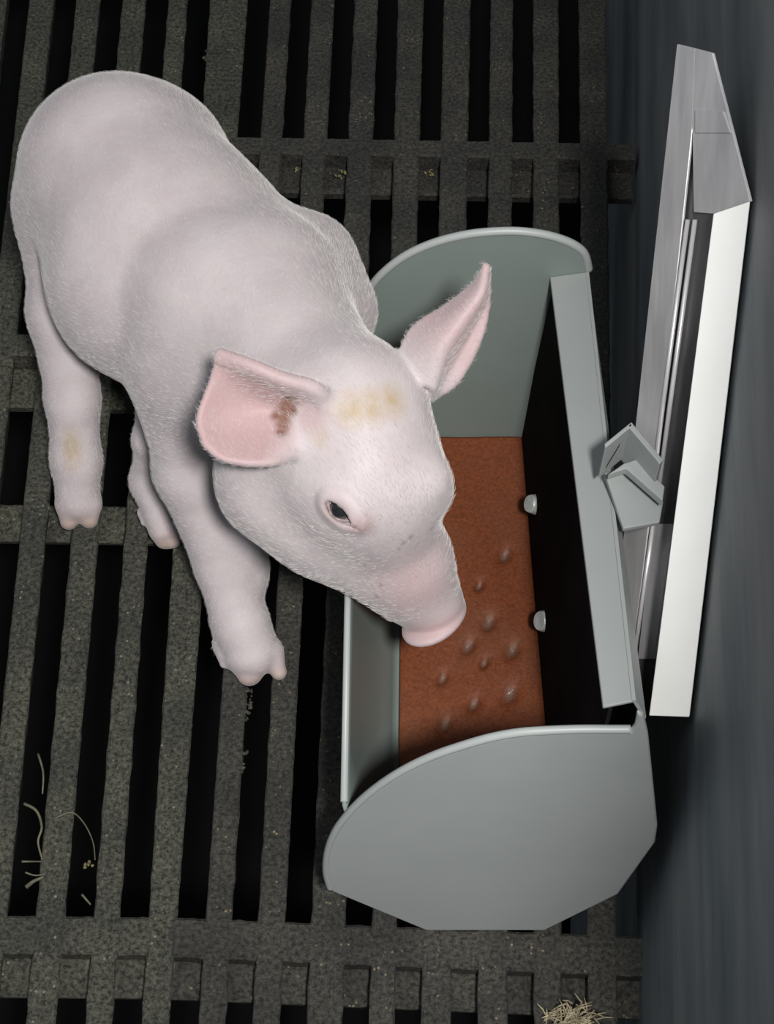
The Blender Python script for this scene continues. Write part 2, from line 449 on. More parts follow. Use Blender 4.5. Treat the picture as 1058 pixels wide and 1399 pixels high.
at = nt.nodes.new('ShaderNodeAttribute'); at.attribute_name = 'wet'
rw = nt.nodes.new('ShaderNodeValToRGB'); rw.color_ramp.elements[0].position = .35; rw.color_ramp.elements[1].position = .95
rw.color_ramp.elements[1].color = (.62, .62, .62, 1)
nt.links.new(at.outputs['Fac'], rw.inputs[0])
nt.links.new(mixrgb(nt, rw.outputs[0], c1, (0.15, 0.11, 0.09)), b.inputs['Base Color'])
mr = nt.nodes.new('ShaderNodeMapRange'); mr.inputs[1].default_value = .3; mr.inputs[2].default_value = .8; mr.inputs[3].default_value = .6; mr.inputs[4].default_value = .14
nt.links.new(at.outputs['Fac'], mr.inputs[0]); nt.links.new(mr.outputs[0], b.inputs['Roughness'])
bump(nt, b, n.outputs['Fac'], 0.5, 0.0012)
feed = link('feed', feed_mesh(), M_feed, None, True)
tag(feed, 'reddish brown mash of piglet feed lying in the bottom of the grey trough', 'feed', kind='stuff')

# ------------------------------------------------------------------ WALL RAIL
ra = atwall(942, 980, .003); rb = atwall(1025, 275, .003); rc = atwall(845, 860, .037)
RN = np.cross(rb - ra, rc - ra); RN /= np.linalg.norm(RN)
if RN @ (CP - ra) < 0: RN = -RN         # towards camera
def rp(x, y, dep=0.0): return atplane(x, y, ra - RN * dep, RN)
rail = thing('wall_rail', 'bright folded sheet metal rail with slanted cut end, fixed along the dark wall', 'rail', tuple(ra))
T = -RN * 0.002
axr = (rb - ra) / np.linalg.norm(rb - ra)
NW = np.array([-.35, -.70, .62]); NW -= axr * (NW @ axr); NW /= np.linalg.norm(NW)
def wp(x, y): return atplane(x, y, ra, NW)
o = part('front_flange', slab('fw', [wp(942, 980), wp(887, 978), wp(975, 292), wp(1025, 275)], -NW * .002), M_white, rail); bevel(o, .0005, 1)
# outer flange (left strip), from cut end to below the bracket
o = part('outer_flange', slab('fo', [rp(925, 60), rp(950, 66), rp(946, 170), rp(905, 560), rp(866, 880), rp(836, 880)], T), M_galv, rail); bevel(o, .0005, 1)
# recessed web between flanges
D = 0.010
def rr(x, y): return rp(x, y, 0) - RN * D
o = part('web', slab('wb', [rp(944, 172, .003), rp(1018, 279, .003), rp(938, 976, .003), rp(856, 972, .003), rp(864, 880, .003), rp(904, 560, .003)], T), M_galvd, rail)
# cut end gusset
o = part('end_gusset', slab('eg', [rp(950, 66), rp(973, 72), rp(1025, 275), rp(975, 292), rp(948, 290), rp(946, 170)], T * 1.0), M_galv, rail); bevel(o, .0004, 1)
rails_lines = [[(950, 300), (896, 700)], [(940, 300), (888, 690)], [(893, 715), (868, 890)]]
for k, ln in enumerate(rails_lines):
    part('fold_ridge', tube('fold', [rp(*ln[0], .001), rp(*ln[1], .001)], .0014, 8), M_galv, rail, True)
o = part('lit_web_patch', slab('sp', [rp(893, 716, .001), rp(920, 716, .001), rp(893, 900, .001), rp(872, 900, .001)], T), M_galv, rail)  # flash-lit lower stretch of the web, laid on as a lighter patch
o = part('end_tab', slab('tb', [rp(952, 150) + RN * .001, rp(990, 152) + RN * .001, rp(1000, 182) + RN * .001, rp(952, 182) + RN * .001], T), M_galv, rail); bevel(o, .0004, 1)

# ------------------------------------------------------------------ STRAW AND CRUMBS
def wiggle(pxs, z, amp=0.0):
    P = [atz(x, y, zz) for (x, y), zz in zip(pxs, z if hasattr(z, '__len__') else [z] * len(pxs))]
    return smooth_poly(P, 6)
def straw(pxs, z, r, label, name='straw_strand', group=None):
    P = wiggle(pxs, z); n = len(P)
    o = link(name, tube(name, P, [r * (1 - .5 * i / n) for i in range(n)], 6), M_straw, None, True)
    tag(o, label, 'straw', group); return o
straw([(52, 1030), (59, 1055), (58, 1085)], [-.006, .0, -.004], .0009, 'short pale straw standing in a floor slot, farthest of the straws at lower left')
straw([(33, 1098), (50, 1108), (57, 1130), (52, 1150), (58, 1175)], [.001, .002, .002, .001, .002], .0011, 'curved straw hooked along a floor bar edge at lower left')
straw([(75, 1118), (98, 1110), (115, 1125), (127, 1150), (130, 1175)], [.002, .004, .005, .003, .0], .0006, 'thin long straw arching across a bar and over a floor slot')
straw([(30, 1177), (58, 1177)], [.0, .002], .0008, 'straight short straw poking sideways over a floor slot')
straw([(35, 1192), (48, 1196), (62, 1194)], [-.002, .0, .002], .0007, 'faint thin straw lying just below the straight short straw')
straw([(36, 1212), (46, 1204), (60, 1198)], [-.001, .001, .002], .0016, 'thick stubby straw end over a floor slot, nearest of the straws at lower left')
straw([(112, 1222), (124, 1236)], [.001, .001], .0009, 'little straw bit beside the curled yellowish flake')
def clump(name, px, py, z, r, n, label, cat, material=M_crumb, flat=.5, long=1.0):
    bm = bmesh.new()
    c0 = atz(px, py, z)
    for k in range(n):
        a = random.random() * 6.28; d = r * math.sqrt(random.random())
        rr_ = r * (.18 + .28 * random.random())
        mt = Matrix.Translation(Vector((c0[0] + d * math.cos(a), c0[1] + d * math.sin(a) * long, z + random.random() * r * flat))) @ Matrix.Rotation(random.random() * 3, 4, Vector((random.random(), random.random(), 1)).normalized()) @ Matrix.Diagonal((1, .7, .5, 1))
        bmesh.ops.create_icosphere(bm, subdivisions=2, radius=rr_, matrix=mt)
    for v in bm.verts:
        v.co += Vector((jitter(v.co.x * 9, v.co.y * 9, .1), jitter(v.co.y * 11, v.co.z * 9, .1), 0)) * r
    me = bpy.data.meshes.new(name); bm.to_mesh(me); bm.free()
    o = link(name, me, material, None, True); tag(o, label, cat); return o
clump('dirt_crumb', 118, 1185, -.004, .0045, 5, 'yellowish dirty flake stuck in a floor slot beside the thin long straw', 'dirt')
clump('dirt_crumb', 465, 240, -.012, .0055, 7, 'yellow dirt lump behind the trough, second from left under the far cross rib', 'dirt')
clump('dirt_crumb', 587, 236, -.012, .0045, 6, 'yellow dirt lump under the far cross rib, rightmost of three', 'dirt')
clump('dirt_crumb', 407, 234, -.012, .0045, 5, 'dull yellow dirt lump beside the piglet shoulder, leftmost of three', 'dirt')
clump('dung_crust', 338, 962, -.003, .0042, 26, 'rough grey crust on a bar edge, the upper of two below the front hooves', 'dirt', M_floorL, long=3.0)
clump('dung_crust', 330, 1035, -.003, .0042, 24, 'rough grey crust on a bar edge, the lower of two below the front hooves', 'dirt', M_floorL, long=3.0)
clump('dung_crust', 288, 75, -.002, .006, 24, 'ragged grey crust on the wide floor bar above the piglet back', 'dirt', M_floorL, long=2.0)
# hay tuft near the bottom edge
bm = bmesh.new(); hv = []
c0 = atz(782, 1392, .002)
tv, tf = [], []
for k in range(150):
    a = random.uniform(0, math.pi * 2); L = random.uniform(.006, .020)
    s = c0 + np.array([random.gauss(0, .007), random.gauss(-.004, .005), random.uniform(0, .003)])
    e = s + np.array([math.cos(a) * L * .7, math.sin(a) * L * .6, random.uniform(.001, .010)])
    mid = (s + e) / 2 + [0, 0, .003]
    mt = tube('h', [s, mid, e], [.0006, .0005, .0002], 4)
    off = len(tv); tv += [tuple(v.co) for v in mt.vertices]; tf += [[i + off for i in p.vertices] for p in mt.polygons]
    bpy.data.meshes.remove(mt)
bm.free()
M_hay, nt, b = mat('hay', (0.4, 0.34, 0.2), 0.7)
noise_color(nt, b, (0.16, 0.13, 0.08), (0.42, 0.36, 0.23), 150, 3)
tuft = link('hay_tuft', mesh('hay', tv, tf), M_hay)
tag(tuft, 'bristly pale tuft of hay on the slats at the bottom edge below the trough', 'hay', kind='stuff')


# ------------------------------------------------------------------ PIGLET (one continuous body surface)
VOX = 0.0012
prims = []
def sph(px, py, z, rp_):
    p = atz(px, py, z); wdp = (p - CP) @ FW
    return p, rp_ * wdp / FPX
class Field:
    def __init__(s, lo, hi, h):
        s.h = h; s.lo = np.array(lo, np.float32); n = np.ceil((np.array(hi) - lo) / h).astype(int) + 1
        s.n = n; s.v = np.full(n, 0.5, np.float32)
    def box(s, lo, hi):
        a = np.clip(np.floor((lo - s.lo) / s.h).astype(int), 0, s.n - 1); b_ = np.clip(np.ceil((hi - s.lo) / s.h).astype(int) + 1, 1, s.n)
        sl_ = tuple(slice(i, j) for i, j in zip(a, b_))
        X = (s.lo[0] + s.h * np.arange(a[0], b_[0], dtype=np.float32))[:, None, None]
        Y = (s.lo[1] + s.h * np.arange(a[1], b_[1], dtype=np.float32))[None, :, None]
        Z = (s.lo[2] + s.h * np.arange(a[2], b_[2], dtype=np.float32))[None, None, :]
        return sl_, X, Y, Z
    def union(s, sl_, d, k):
        a = s.v[sl_]
        if k <= 0: s.v[sl_] = np.minimum(a, d); return
        hh = np.maximum(k - np.abs(a - d), 0) / k
        s.v[sl_] = np.minimum(a, d) - hh * hh * k * 0.25
    def carve(s, sl_, d, k):
        a = s.v[sl_]; d = -d
        hh = np.maximum(k - np.abs(a - d), 0) / k
        s.v[sl_] = np.maximum(a, d) + hh * hh * k * 0.25
    def cone(s, A, ra_, B, rb_, k, sub=False):
        A = np.asarray(A, float); B = np.asarray(B, float); rm = max(ra_, rb_) + k + .012
        sl_, X, Y, Z = s.box(np.minimum(A, B) - rm, np.maximum(A, B) + rm)
        ab = B - A; L2 = ab @ ab + 1e-12
        t = ((X - A[0]) * ab[0] + (Y - A[1]) * ab[1] + (Z - A[2]) * ab[2]) / L2
        t = np.clip(t, 0, 1)
        t_ = t * t * (3 - 2 * t) * .5 + t * .5
        d = np.sqrt((X - A[0] - t * ab[0]) ** 2 + (Y - A[1] - t * ab[1]) ** 2 + (Z - A[2] - t * ab[2]) ** 2) - (ra_ + (rb_ - ra_) * t_)
        (s.carve if sub else s.union)(sl_, d.astype(np.float32), k)
    def ell(s, A, radii, axes, k, sub=False):
        """ellipsoid, axes = 3 unit vectors"""
        A = np.asarray(A, float); rm = max(radii) + k + .012
        sl_, X, Y, Z = s.box(A - rm, A + rm)
        q = 0; q2 = 0
        for r_, ax in zip(radii, axes):
            c = (X - A[0]) * ax[0] + (Y - A[1]) * ax[1] + (Z - A[2]) * ax[2]
            q = q + (c / r_) ** 2; q2 = q2 + (c / (r_ * r_)) ** 2
        k0 = np.sqrt(q); k1 = np.sqrt(q2) + 1e-9
        d = k0 * (k0 - 1) / k1
        (s.carve if sub else s.union)(sl_, d.astype(np.float32), k)
    def at(s, P):
        i = np.clip(np.round((np.asarray(P) - s.lo) / s.h).astype(int), 0, s.n - 1)
        return s.v[i[0], i[1], i[2]]
    def hit(s, px, py, w0=0.55, w1=1.25):
        d = ray(px, py); t = w0
        while t < w1:
            p = CP + d * t
            if np.all(p > s.lo) and np.all(p < s.lo + s.h * (s.n - 1)) and s.at(p) < 0: return p, t
            t += 0.0008
        return None, None

FD = Field(np.array([-0.36, 0.36, -0.004]), np.array([0.10, 0.92, 0.36]), VOX)
def S(a, b_, k): # a,b = (px,py,z,rpx)
    A, ra_ = sph(*a); B, rb_ = sph(*b_); FD.cone(A, ra_, B, rb_, k)

# trunk
S((176, 245, .212, 132), (232, 345, .205, 146), .02)
S((232, 345, .205, 146), (325, 425, .208, 152), .03)
S((200, 400, .185, 118), (255, 450, .175, 100), .03)
# rump and thighs
S((150, 232, .205, 112), (160, 260, .200, 118), .03)
S((110, 235, .192, 84), (106, 285, .188, 85), .007)
S((106, 285, .188, 85), (88, 425, .130, 48), .007)
S((88, 425, .130, 48), (99, 545, .080, 36), .010)
S((99, 545, .080, 35), (104, 628, .040, 33), .008)
S((104, 628, .040, 32), (107, 682, .016, 30), .008)
# right thigh (far side) blending into the rump silhouette
S((226, 224, .195, 77), (250, 330, .150, 60), .03)
# far hind leg
S((235, 470, .150, 52), (204, 600, .085, 21), .012)
S((204, 600, .085, 21), (205, 655, .040, 24), .008)
S((205, 660, .040, 25), (222, 722, .014, 19), .010)
# withers / scapulae
S((277, 398, .231, 106), (272, 480, .205, 96), .007)
S((418, 362, .205, 72), (448, 425, .200, 68), .016)
# neck
S((350, 430, .235, 120), (455, 560, .262, 98), .03)
S((360, 520, .205, 100), (420, 620, .210, 80), .03)
# near front leg
S((262, 520, .180, 80), (264, 640, .125, 53), .018)
S((264, 640, .125, 52), (306, 770, .062, 40), .008)
S((306, 770, .062, 39), (328, 850, .032, 38), .006)
S((328, 850, .032, 38), (343, 888, .018, 38), .006)
# far front leg
S((405, 520, .172, 44), (345, 720, .090, 27), .02)
S((345, 720, .090, 27), (338, 780, .050, 25), .012)
S((338, 780, .050, 25), (336, 838, .014, 17), .010)
# head
S((492, 572, .268, 90), (502, 650, .245, 97), .03)
S((425, 600, .245, 80), (385, 655, .215, 80), .03)      # cheek
S((385, 655, .215, 76), (440, 715, .200, 60), .02)
S((500, 655, .245, 93), (556, 765, .190, 56), .020)
S((440, 715, .205, 62), (548, 806, .165, 42), .02)
S((558, 765, .188, 58), (587, 822, .158, 47), .010)

headdir = sph(588, 822, .158, 1)[0] - sph(505, 655, .245, 1)[0]; headdir /= np.linalg.norm(headdir)
hside = np.cross(headdir, [0, 0, 1]); hside /= np.linalg.norm(hside)
hup = np.cross(hside, headdir)
# snout disc
sc, sr = sph(593, 846, .150, 48)
FD.ell(sc, (sr * 1.06, sr * .9, .0060), (hside, hup, headdir), .003)
# nostrils
for sgn in (-1, 1):
    p = sc + headdir * .0062 + hside * sgn * sr * .38 + hup * sr * .02
    FD.ell(p, (.0028, .0036, .005), (hside, hup, headdir), .0015, True)
# mouth line under the snout
FD.cone(sc - headdir * .006 - hup * sr * .78 - hside * sr * .7, .0012, sc - headdir * .006 - hup * sr * .78 + hside * sr * .7, .0012, .002, True)
# eyes: brow + socket
EY = []
pe, te = FD.hit(463, 698)
eyeN = None
def fgrad(p, e=0.004):
    g = np.array([FD.at(p + np.eye(3)[i] * e) - FD.at(p - np.eye(3)[i] * e) for i in range(3)]); return g / (np.linalg.norm(g) + 1e-9)
nE = fgrad(pe, .006)
ex = FD.hit(482, 716)[0] - FD.hit(446, 684)[0]; ex -= nE * (ex @ nE); ex /= np.linalg.norm(ex); ey = np.cross(ex, nE)
FD.ell(pe + nE * -.002 + hup * .003, (.014, .0095, .0045), (ex, ey, nE), .008)
FD.ell(pe + nE * .0005, (.0085, .0048, .0042), (ex, ey, nE), .003, True)
FD.cone(pe + ex * .008 + nE * .001, .0016, pe + ex * .0135 + nE * .0008, .0008, .002, True)
EYE_C = pe - nE * .0034
# far eye brow on the silhouette
pb, tb_ = FD.hit(588, 655)
if pb is not None: FD.cone(pb + FW * .009, .009, pb + FW * .016 + headdir * .008, .008, .016)

# ears: curved sheets sampled with small spheres
def bez_grid(G, nu, nv):
    G = np.array(G, float)      # rows along length, columns across
    def cr(P, n):
        out = []
        m_ = len(P)
        for t in np.linspace(0, m_ - 1, n):
            i = min(int(t), m_ - 2); f_ = t - i
            p0 = P[max(i - 1, 0)] if i > 0 else 2 * P[0] - P[1]; p1 = P[i]; p2 = P[i + 1]; p3 = P[i + 2] if i + 2 < m_ else 2 * P[-1] - P[-2]
            out.append(0.5 * ((2 * p1) + (-p0 + p2) * f_ + (2 * p0 - 5 * p1 + 4 * p2 - p3) * f_ * f_ + (-p0 + 3 * p1 - 3 * p2 + p3) * f_ ** 3))
        return np.array(out)
    A = cr(G, nu)                               # nu x cols x 3
    return np.swapaxes(cr(np.swapaxes(A, 0, 1), nv), 0, 1)
def ear(G, rfun, k, nu=90, nv=90):
    """G entries (px,py,depth)"""
    P = bez_grid(G, nu, nv)
    W = np.array([[atw(*P[i, j]) for j in range(nv)] for i in range(nu)])
    lo = W.reshape(-1, 3).min(0) - .02; hi = W.reshape(-1, 3).max(0) + .02
    sl_, X, Y, Z = FD.box(lo, hi)
    shp = np.broadcast_shapes(X.shape, Y.shape, Z.shape)
    D_ = np.full(shp, 0.05, np.float32)
    org = np.array([X.flat[0], Y.flat[0], Z.flat[0]]); R_ = int(.007 / VOX) + 1
    for i in range(nu):
        for j in range(nv):
            p = W[i, j]; r_ = rfun(i / (nu - 1), j / (nv - 1))
            c = np.round((p - org) / VOX).astype(int)
            a = np.maximum(c - R_, 0); b_ = np.minimum(c + R_ + 1, shp)
            xs = X[a[0]:b_[0], :, :] - p[0]; ys = Y[:, a[1]:b_[1], :] - p[1]; zs = Z[:, :, a[2]:b_[2]] - p[2]
            d = np.sqrt(xs * xs + ys * ys + zs * zs) - r_
            q = (slice(a[0], b_[0]), slice(a[1], b_[1]), slice(a[2], b_[2]))
            np.minimum(D_[q], d, out=D_[q])
    FD.union(sl_, D_, k)
    return W
def dep(px, py):
    p, t = FD.hit(px, py); return t
wB = dep(420, 575)
wN = dep(330, 560)
print('ear base depth', wB, 'neck under ear', wN, 'right base', dep(572, 530), 'eye', te, pe, nE)
b0 = wB + .004
earL = [
    [(446, 548, b0 - .006), (444, 575, b0 + .000), (430, 600, b0 + .001), (398, 622, b0 + .001)],
    [(428, 530, b0 - .016), (412, 562, b0 + .003), (398, 590, b0 + .001), (372, 630, b0 - .008)],
    [(385, 517, b0 - .022), (365, 548, b0 + .002), (345, 582, b0 + .001), (336, 631, b0 - .011)],
    [(345, 500, b0 - .024), (325, 530, b0 - .006), (305, 575, b0 - .004), (303, 624, b0 - .013)],
    [(302, 484, b0 - .018), (290, 522, b0 - .013), (273, 572, b0 - .012), (281, 607, b0 - .014)],
]
WL = ear(earL, lambda u, v: .0021 + .0012 * (1 - u) + (.0014 if v < .06 else 0), .005)
b1 = dep(575, 530) + .004
earR = [
    [(545, 500, b1 + .006), (566, 512, b1 - .002), (590, 525, b1 - .004), (592, 535, b1 + .006), (592, 540, b1 + .012)],
    [(566, 452, b1 + .002), (590, 470, b1 - .010), (606, 480, b1 - .012), (612, 500, b1 + .004), (622, 520, b1 + .008)],
    [(612, 420, b1 - .004), (625, 432, b1 - .014), (634, 440, b1 - .014), (640, 455, b1 + .000), (650, 472, b1 + .002)],
    [(648, 390, b1 - .010), (654, 398, b1 - .016), (658, 402, b1 - .016), (662, 412, b1 - .006), (664, 425, b1 - .004)],
    [(664, 363, b1 - .014), (664, 363, b1 - .014), (665, 364, b1 - .014), (666, 366, b1 - .013), (667, 368, b1 - .012)],
]
WR = ear(earR, lambda u, v: .0019 + .0010 * (1 - u), .004)
# ear canal hollow
pc = FD.hit(394, 548)[0]; pc2 = FD.hit(385, 588)[0]
FD.cone(pc + FW * .001, .0034, pc2 + FW * .001, .0026, .004, True)

# hooves: toe tips with a cleft, plus a dewclaw
def toe(px, py, qx, qy, r1, r2, z1=.012, z2=.0055):
    S((px, py, z1, r1), (qx, qy, z2, r2), .003)
S((93, 690, .014, 17), (94, 712, .007, 12), .004); S((122, 690, .014, 17), (122, 710, .007, 12), .004)
S((333, 893, .016, 28), (341, 919, .010, 18), .003); S((368, 892, .016, 21), (381, 918, .009, 11), .003)
S((302, 882, .020, 12), (305, 908, .013, 4), .006)
S((218, 720, .012, 15), (224, 738, .007, 12), .004); S((234, 718, .012, 14), (236, 738, .007, 11), .004)
S((195, 700, .018, 8), (196, 714, .014, 4), .005)
S((330, 840, .012, 10), (332, 850, .006, 8), .004); S((343, 840, .012, 10), (344, 850, .006, 8), .004)

# surface nets
def surface_nets(F):
    v = F.v; ins = v < 0
    c = np.zeros(tuple(F.n - 1), np.int8)
    for dx in (0, 1):
        for dy in (0, 1):
            for dz in (0, 1):
                c += ins[dx:F.n[0] - 1 + dx, dy:F.n[1] - 1 + dy, dz:F.n[2] - 1 + dz]
    act = (c > 0) & (c < 8)
    I, J, K = np.nonzero(act)
    idx = np.full(act.shape, -1, np.int32); idx[I, J, K] = np.arange(len(I))
    acc = np.zeros((len(I), 3)); cnt = np.zeros(len(I))
    cor = [(a, b_, c_) for a in (0, 1) for b_ in (0, 1) for c_ in (0, 1)]
    for p in cor:
        for ax in range(3):
            if p[ax]: continue
            q = list(p); q[ax] = 1
            va = v[I + p[0], J + p[1], K + p[2]]; vb = v[I + q[0], J + q[1], K + q[2]]
            mk = (va < 0) != (vb < 0)
            t = np.where(mk, va / np.where(va - vb == 0, 1, va - vb), 0)
            for a in range(3):
                acc[:, a] += np.where(mk, p[a] + (t if a == ax else 0), 0)
            cnt += mk
    P = (np.stack([I, J, K], 1) + acc / cnt[:, None]) * F.h + F.lo
    Q = []
    for ax in range(3):
        a1, a2 = (ax + 1) % 3, (ax + 2) % 3
        s0 = [slice(1, -1)] * 3; s1 = [slice(1, -1)] * 3
        s0[ax] = slice(0, -1); s1[ax] = slice(1, None)
        A = ins[tuple(s0)]; B = ins[tuple(s1)]
        g = np.nonzero(A != B); fl_ = A[g]
        base = [g[0] + (0 if ax == 0 else 1), g[1] + (0 if ax == 1 else 1), g[2] + (0 if ax == 2 else 1)]
        def cell(d1, d2):
            b_ = [x.copy() for x in base]; b_[a1] -= d1; b_[a2] -= d2
            return idx[b_[0], b_[1], b_[2]]
        q = np.stack([cell(1, 1), cell(0, 1), cell(0, 0), cell(1, 0)], 1)
        q[~fl_] = q[~fl_][:, ::-1]
        Q.append(q)
    Q = np.concatenate(Q); Q = Q[(Q >= 0).all(1)]
    return P, Q
P, Q = surface_nets(FD)
# a few smoothing rounds
E = np.concatenate([Q[:, [0, 1]], Q[:, [1, 2]], Q[:, [2, 3]], Q[:, [3, 0]]])
def smooth(P, lam):
    s_ = np.zeros_like(P); c_ = np.zeros(len(P))
    for a in range(3):
        s_[:, a] = np.bincount(E[:, 0], P[E[:, 1], a], len(P)) + np.bincount(E[:, 1], P[E[:, 0], a], len(P))
    c_ = np.bincount(E[:, 0], minlength=len(P)) + np.bincount(E[:, 1], minlength=len(P))
    return P + lam * (s_ / np.maximum(c_, 1)[:, None] - P)
for _ in range(3): P = smooth(P, .5); P = smooth(P, -.48)
P[:, 2] = np.maximum(P[:, 2], 0.0006)
me = bpy.data.meshes.new('piglet')
me.vertices.add(len(P)); me.vertices.foreach_set('co', P.astype(np.float32).ravel())
me.loops.add(len(Q) * 4); me.loops.foreach_set('vertex_index', Q.astype(np.int32).ravel())
me.polygons.add(len(Q)); me.polygons.foreach_set('loop_start', np.arange(0, len(Q) * 4, 4, dtype=np.int32))
me.polygons.foreach_set('loop_total', np.full(len(Q), 4, np.int32))
me.update(calc_edges=True); me.validate()
print('pig verts', len(P))

# skin pigment, measured around anatomical landmarks
def ball(c, r, soft=.6):
    d = np.linalg.norm(P - np.asarray(c), axis=1) / r
    return np.clip((1 - d) / soft, 0, 1)
def ball_el(c, radii, axes):
    q = sum((((P - c) @ ax) / r_) ** 2 for r_, ax in zip(radii, axes)); return np.clip((1.15 - np.sqrt(q)) / .6, 0, 1)
pink = np.zeros(len(P)); yel = np.zeros(len(P)); dark = np.zeros(len(P))
pink = np.maximum(pink, ball(sc, .027, .5) * 1.0)
pink = np.maximum(pink, ball(FD.hit(425, 570)[0], .014, .7) * .6)
pink = np.maximum(pink, ball(sph(575, 805, .20, 1)[0], .042, .8) * .6)
pink = np.maximum(pink, ball(FD.hit(492, 722)[0], .013, .8) * .7)
pink = np.maximum(pink, ball(pe, .016, .8) * .45)
from mathutils.kdtree import KDTree
def soft_sheet(W, r=.006):
    nu = W.shape[0]; st = W[::3, ::3]; wt = np.clip((np.arange(st.shape[0]) / st.shape[0] - .02) / .35, 0, 1)
    wt = np.repeat(wt[:, None], st.shape[1], 1).ravel(); st = st.reshape(-1, 3); kd = KDTree(len(st))
    for i, q in enumerate(st): kd.insert(Vector(q), i)
    kd.balance()
    lo = st.min(0) - .01; hi = st.max(0) + .01
    sel = np.nonzero(((P > lo) & (P < hi)).all(1))[0]; out = np.zeros(len(P))
    for i in sel:
        _, k_, d_ = kd.find(Vector(P[i])); out[i] = max(0, min(1, (r - d_) / (r * .5))) * wt[k_]
    return out
pink = np.maximum(pink, soft_sheet(WL) * .85)
pink = np.maximum(pink, soft_sheet(WR) * .6)
for x_, y_ in ((508, 555), (480, 560), (535, 548)):
    yel = np.maximum(yel, ball(FD.hit(x_, y_)[0], .014, .9))
yel = np.maximum(yel, ball(FD.hit(440, 600)[0], .008, .9) * .6)
yel = np.maximum(yel, ball_el(sph(102, 610, .055, 1)[0], (.009, .02, .025), np.eye(3)) * .8)
for x_, y_, r_ in ((552, 743, .0026), (562, 735, .0028), (545, 750, .002), (590, 722, .0028), (515, 815, .0022), (520, 800, .002), (488, 768, .0018), (498, 772, .0016)):
    h_ = FD.hit(x_, y_)[0]
    if h_ is not None: dark = np.maximum(dark, ball(h_, r_, 1) * .7)
dark = np.maximum(dark, ball(pe, .0100, .5) * .6)
for q_ in (pe + ex * .012, pe + ex * .007 - ey * 0): dark = np.maximum(dark, ball(q_, .005, .7) * .45)
brown = np.zeros(len(P))
for x_, y_, r_ in ((394, 546, .005), (391, 554, .0055), (389, 562, .0055), (387, 571, .0055), (386, 580, .005), (384, 590, .004), (400, 560, .0045), (378, 568, .004), (398, 545, .004)):
    h_ = FD.hit(x_, y_)[0]
    if h_ is not None: brown = np.maximum(brown, ball(h_, r_ * 1.15, .75))
for x_, y_ in ((93, 722), (122, 722), (228, 742), (345, 928), (378, 920)):
    yel = np.maximum(yel, ball(atz(x_, y_, .006), .014, .8) * .6); brown = np.maximum(brown, ball(atz(x_, y_, .004), .013, .9) * .35)
    pink = np.maximum(pink, ball(atz(x_, y_, .010), .022, .8) * .35)
for nm, ar in (('pink', pink), ('yellow', yel), ('dark', dark), ('brown', brown)):
    at_ = me.attributes.new(nm, 'FLOAT', 'POINT'); at_.data.foreach_set('value', ar.astype(np.float32))

M_skin, nt, b = mat('piglet_skin', (0.66, 0.56, 0.55), 0.55, spec=0.25)
b.inputs['Subsurface Weight'].default_value = 0.18
b.inputs['Subsurface Radius'].default_value = (0.010, 0.004, 0.003)
b.inputs['Subsurface Scale'].default_value = 0.5
b.inputs['Sheen Weight'].default_value = 0.25
b.inputs['Sheen Roughness'].default_value = 0.4
r, n, mp = noise_color(nt, b, (0.42, 0.365, 0.376), (0.49, 0.440, 0.448), 30, 5, lo=.3, hi=.7, target=None)
col = r.outputs[0]
for nm, c_, amt in (('pink', (0.38, 0.245, 0.245), 1), ('yellow', (0.34, 0.25, 0.12), .8), ('brown', (0.13, 0.050, 0.024), .9), ('dark', (0.12, 0.10, 0.09), .9)):
    a_ = nt.nodes.new('ShaderNodeAttribute'); a_.attribute_name = nm
    mu = nt.nodes.new('ShaderNodeMath'); mu.operation = 'MULTIPLY'; mu.inputs[1].default_value = amt
    if nm == 'yellow':
        m2 = nt.nodes.new('ShaderNodeTexNoise'); m2.inputs['Scale'].default_value = 180; nt.links.new(mp.outputs[0], m2.inputs['Vector'])
        m3 = nt.nodes.new('ShaderNodeMapRange'); m3.inputs[1].default_value = .3; m3.inputs[2].default_value = .6; m3.inputs[3].default_value = .55
        nt.links.new(m2.outputs['Fac'], m3.inputs[0]); m4 = nt.nodes.new('ShaderNodeMath'); m4.operation = 'MULTIPLY'
        nt.links.new(m3.outputs[0], m4.inputs[0]); nt.links.new(a_.outputs['Fac'], m4.inputs[1]); nt.links.new(m4.outputs[0], mu.inputs[0])
    else: nt.links.new(a_.outputs['Fac'], mu.inputs[0])
    col = mixrgb(nt, mu.outputs[0], col, c_)
nt.links.new(col, b.inputs['Base Color'])
n5 = nt.nodes.new('ShaderNodeTexNoise'); n5.inputs['Scale'].default_value = 420; n5.inputs['Detail'].default_value = 3
nt.links.new(mp.outputs[0], n5.inputs['Vector'])
bump(nt, b, n5.outputs['Fac'], 0.25, 0.0006)
pig = link('piglet', me, M_skin, None, True)
tag(pig, 'pale pink piglet standing on the slatted floor with its snout lowered over the grey trough', 'piglet')

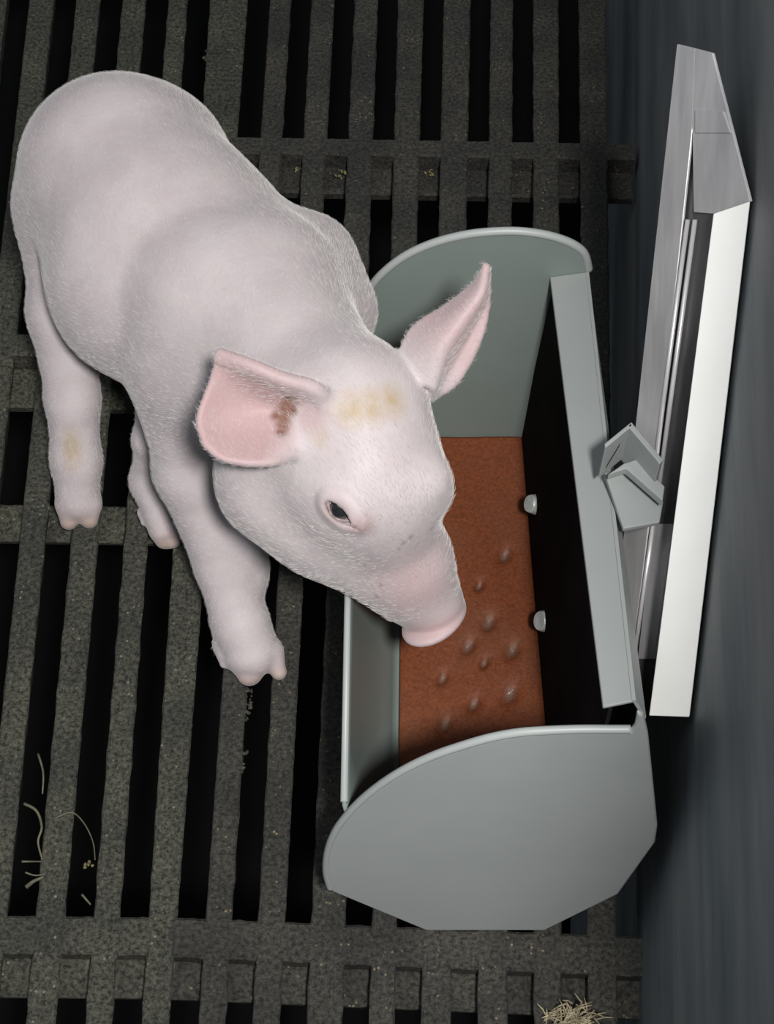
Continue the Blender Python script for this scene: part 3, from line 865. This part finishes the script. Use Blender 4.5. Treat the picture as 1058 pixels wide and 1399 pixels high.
# eye: dark glossy ball with lids
M_eye, nt, b = mat('eye', (0.02, 0.02, 0.022), 0.08, spec=0.8, coat=1)
noise_color(nt, b, (0.003, 0.003, 0.003), (0.015, 0.015, 0.017), 90, 2)
bm = bmesh.new(); bmesh.ops.create_uvsphere(bm, u_segments=24, v_segments=16, radius=.0062)
me_ = bpy.data.meshes.new('eye'); bm.to_mesh(me_); bm.free()
for v_ in me_.vertices: v_.co += Vector(EYE_C)
link('eye', me_, M_eye, pig, True)
M_lid, nt, b = mat('eyelid_skin', (0.22, 0.16, 0.15), 0.5)
noise_color(nt, b, (0.14, 0.10, 0.095), (0.30, 0.22, 0.21), 300, 3)
for s_ in (-1, 1):
    pts = []
    for k in range(9):
        t = -1 + 2 * k / 8
        pts.append(pe + nE * (.0006 - .0018 * t * t) + ex * t * .0086 + ey * s_ * .0044 * (1 - t * t) )
    link('eyelid', tube('lid', smooth_poly(pts, 3), .0010, 8), M_lid, pig, True)

# fine white bristles lying along the skin
tri = Q[rng.integers(0, len(Q), 70000)]
uu = rng.random((len(tri), 2))
pa = P[tri[:, 0]]; pb_ = P[tri[:, 1]]; pc_ = P[tri[:, 2]]; pd_ = P[tri[:, 3]]
root = (pa * (1 - uu[:, :1]) + pb_ * uu[:, :1]) * (1 - uu[:, 1:]) + (pd_ * (1 - uu[:, :1]) + pc_ * uu[:, :1]) * uu[:, 1:]
nr = np.cross(pc_ - pa, pd_ - pb_); nr /= np.linalg.norm(nr, axis=1)[:, None] + 1e-12
headw = np.clip(1 - np.linalg.norm(root - sph(510, 660, .235, 1)[0], axis=1) / .09, 0, 1)[:, None]
legw = np.clip((.12 - root[:, 2:]) / .05, 0, 1)
flow = np.array([-.62, .72, .1]) * (1 - headw) + (-headdir + np.array([-.1, .2, .1])) * headw
flow = flow * (1 - legw) + np.array([0, -.2, -1.]) * legw
flow = flow + rng.normal(0, .22, flow.shape)
flow -= nr * (flow * nr).sum(1)[:, None]; flow /= np.linalg.norm(flow, axis=1)[:, None] + 1e-9
keep = (np.linalg.norm(root - pe, axis=1) > .013) & (np.linalg.norm(root - sc, axis=1) > .026) & (root[:, 2] > .02)
root, nr, flow, headw = root[keep], nr[keep], flow[keep], headw[keep]
Lh = (.0034 + .0030 * headw) * rng.uniform(.6, 1.2, (len(root), 1))
pts = np.stack([root - nr * .0003, root + flow * Lh * .45 + nr * Lh * .16, root + flow * Lh + nr * Lh * .22], 1)
hc = bpy.data.hair_curves.new('bristle_coat')
hc.add_curves([3] * len(root))
hc.attributes['position'].data.foreach_set('vector', pts.astype(np.float32).ravel())
ra_ = hc.attributes.get('radius') or hc.attributes.new('radius', 'FLOAT', 'POINT')
ra_.data.foreach_set('value', np.tile(np.array([.000055, .00004, .000012], np.float32), len(root)))
M_hair, nt, b = mat('white_bristle', (0.72, 0.68, 0.64), 0.5, spec=0.3)
oi = nt.nodes.new('ShaderNodeTexCoord'); nn = nt.nodes.new('ShaderNodeTexNoise'); nn.inputs['Scale'].default_value = 60
nt.links.new(oi.outputs['Object'], nn.inputs['Vector']); nt.links.new(mixrgb(nt, nn.outputs['Fac'], (0.58, 0.53, 0.51), (0.70, 0.66, 0.63)), b.inputs['Base Color'])
hc.materials.append(M_hair)
coat = bpy.data.objects.new('bristle_coat', hc); COL.objects.link(coat); coat.parent = pig; coat['kind'] = 'stuff'
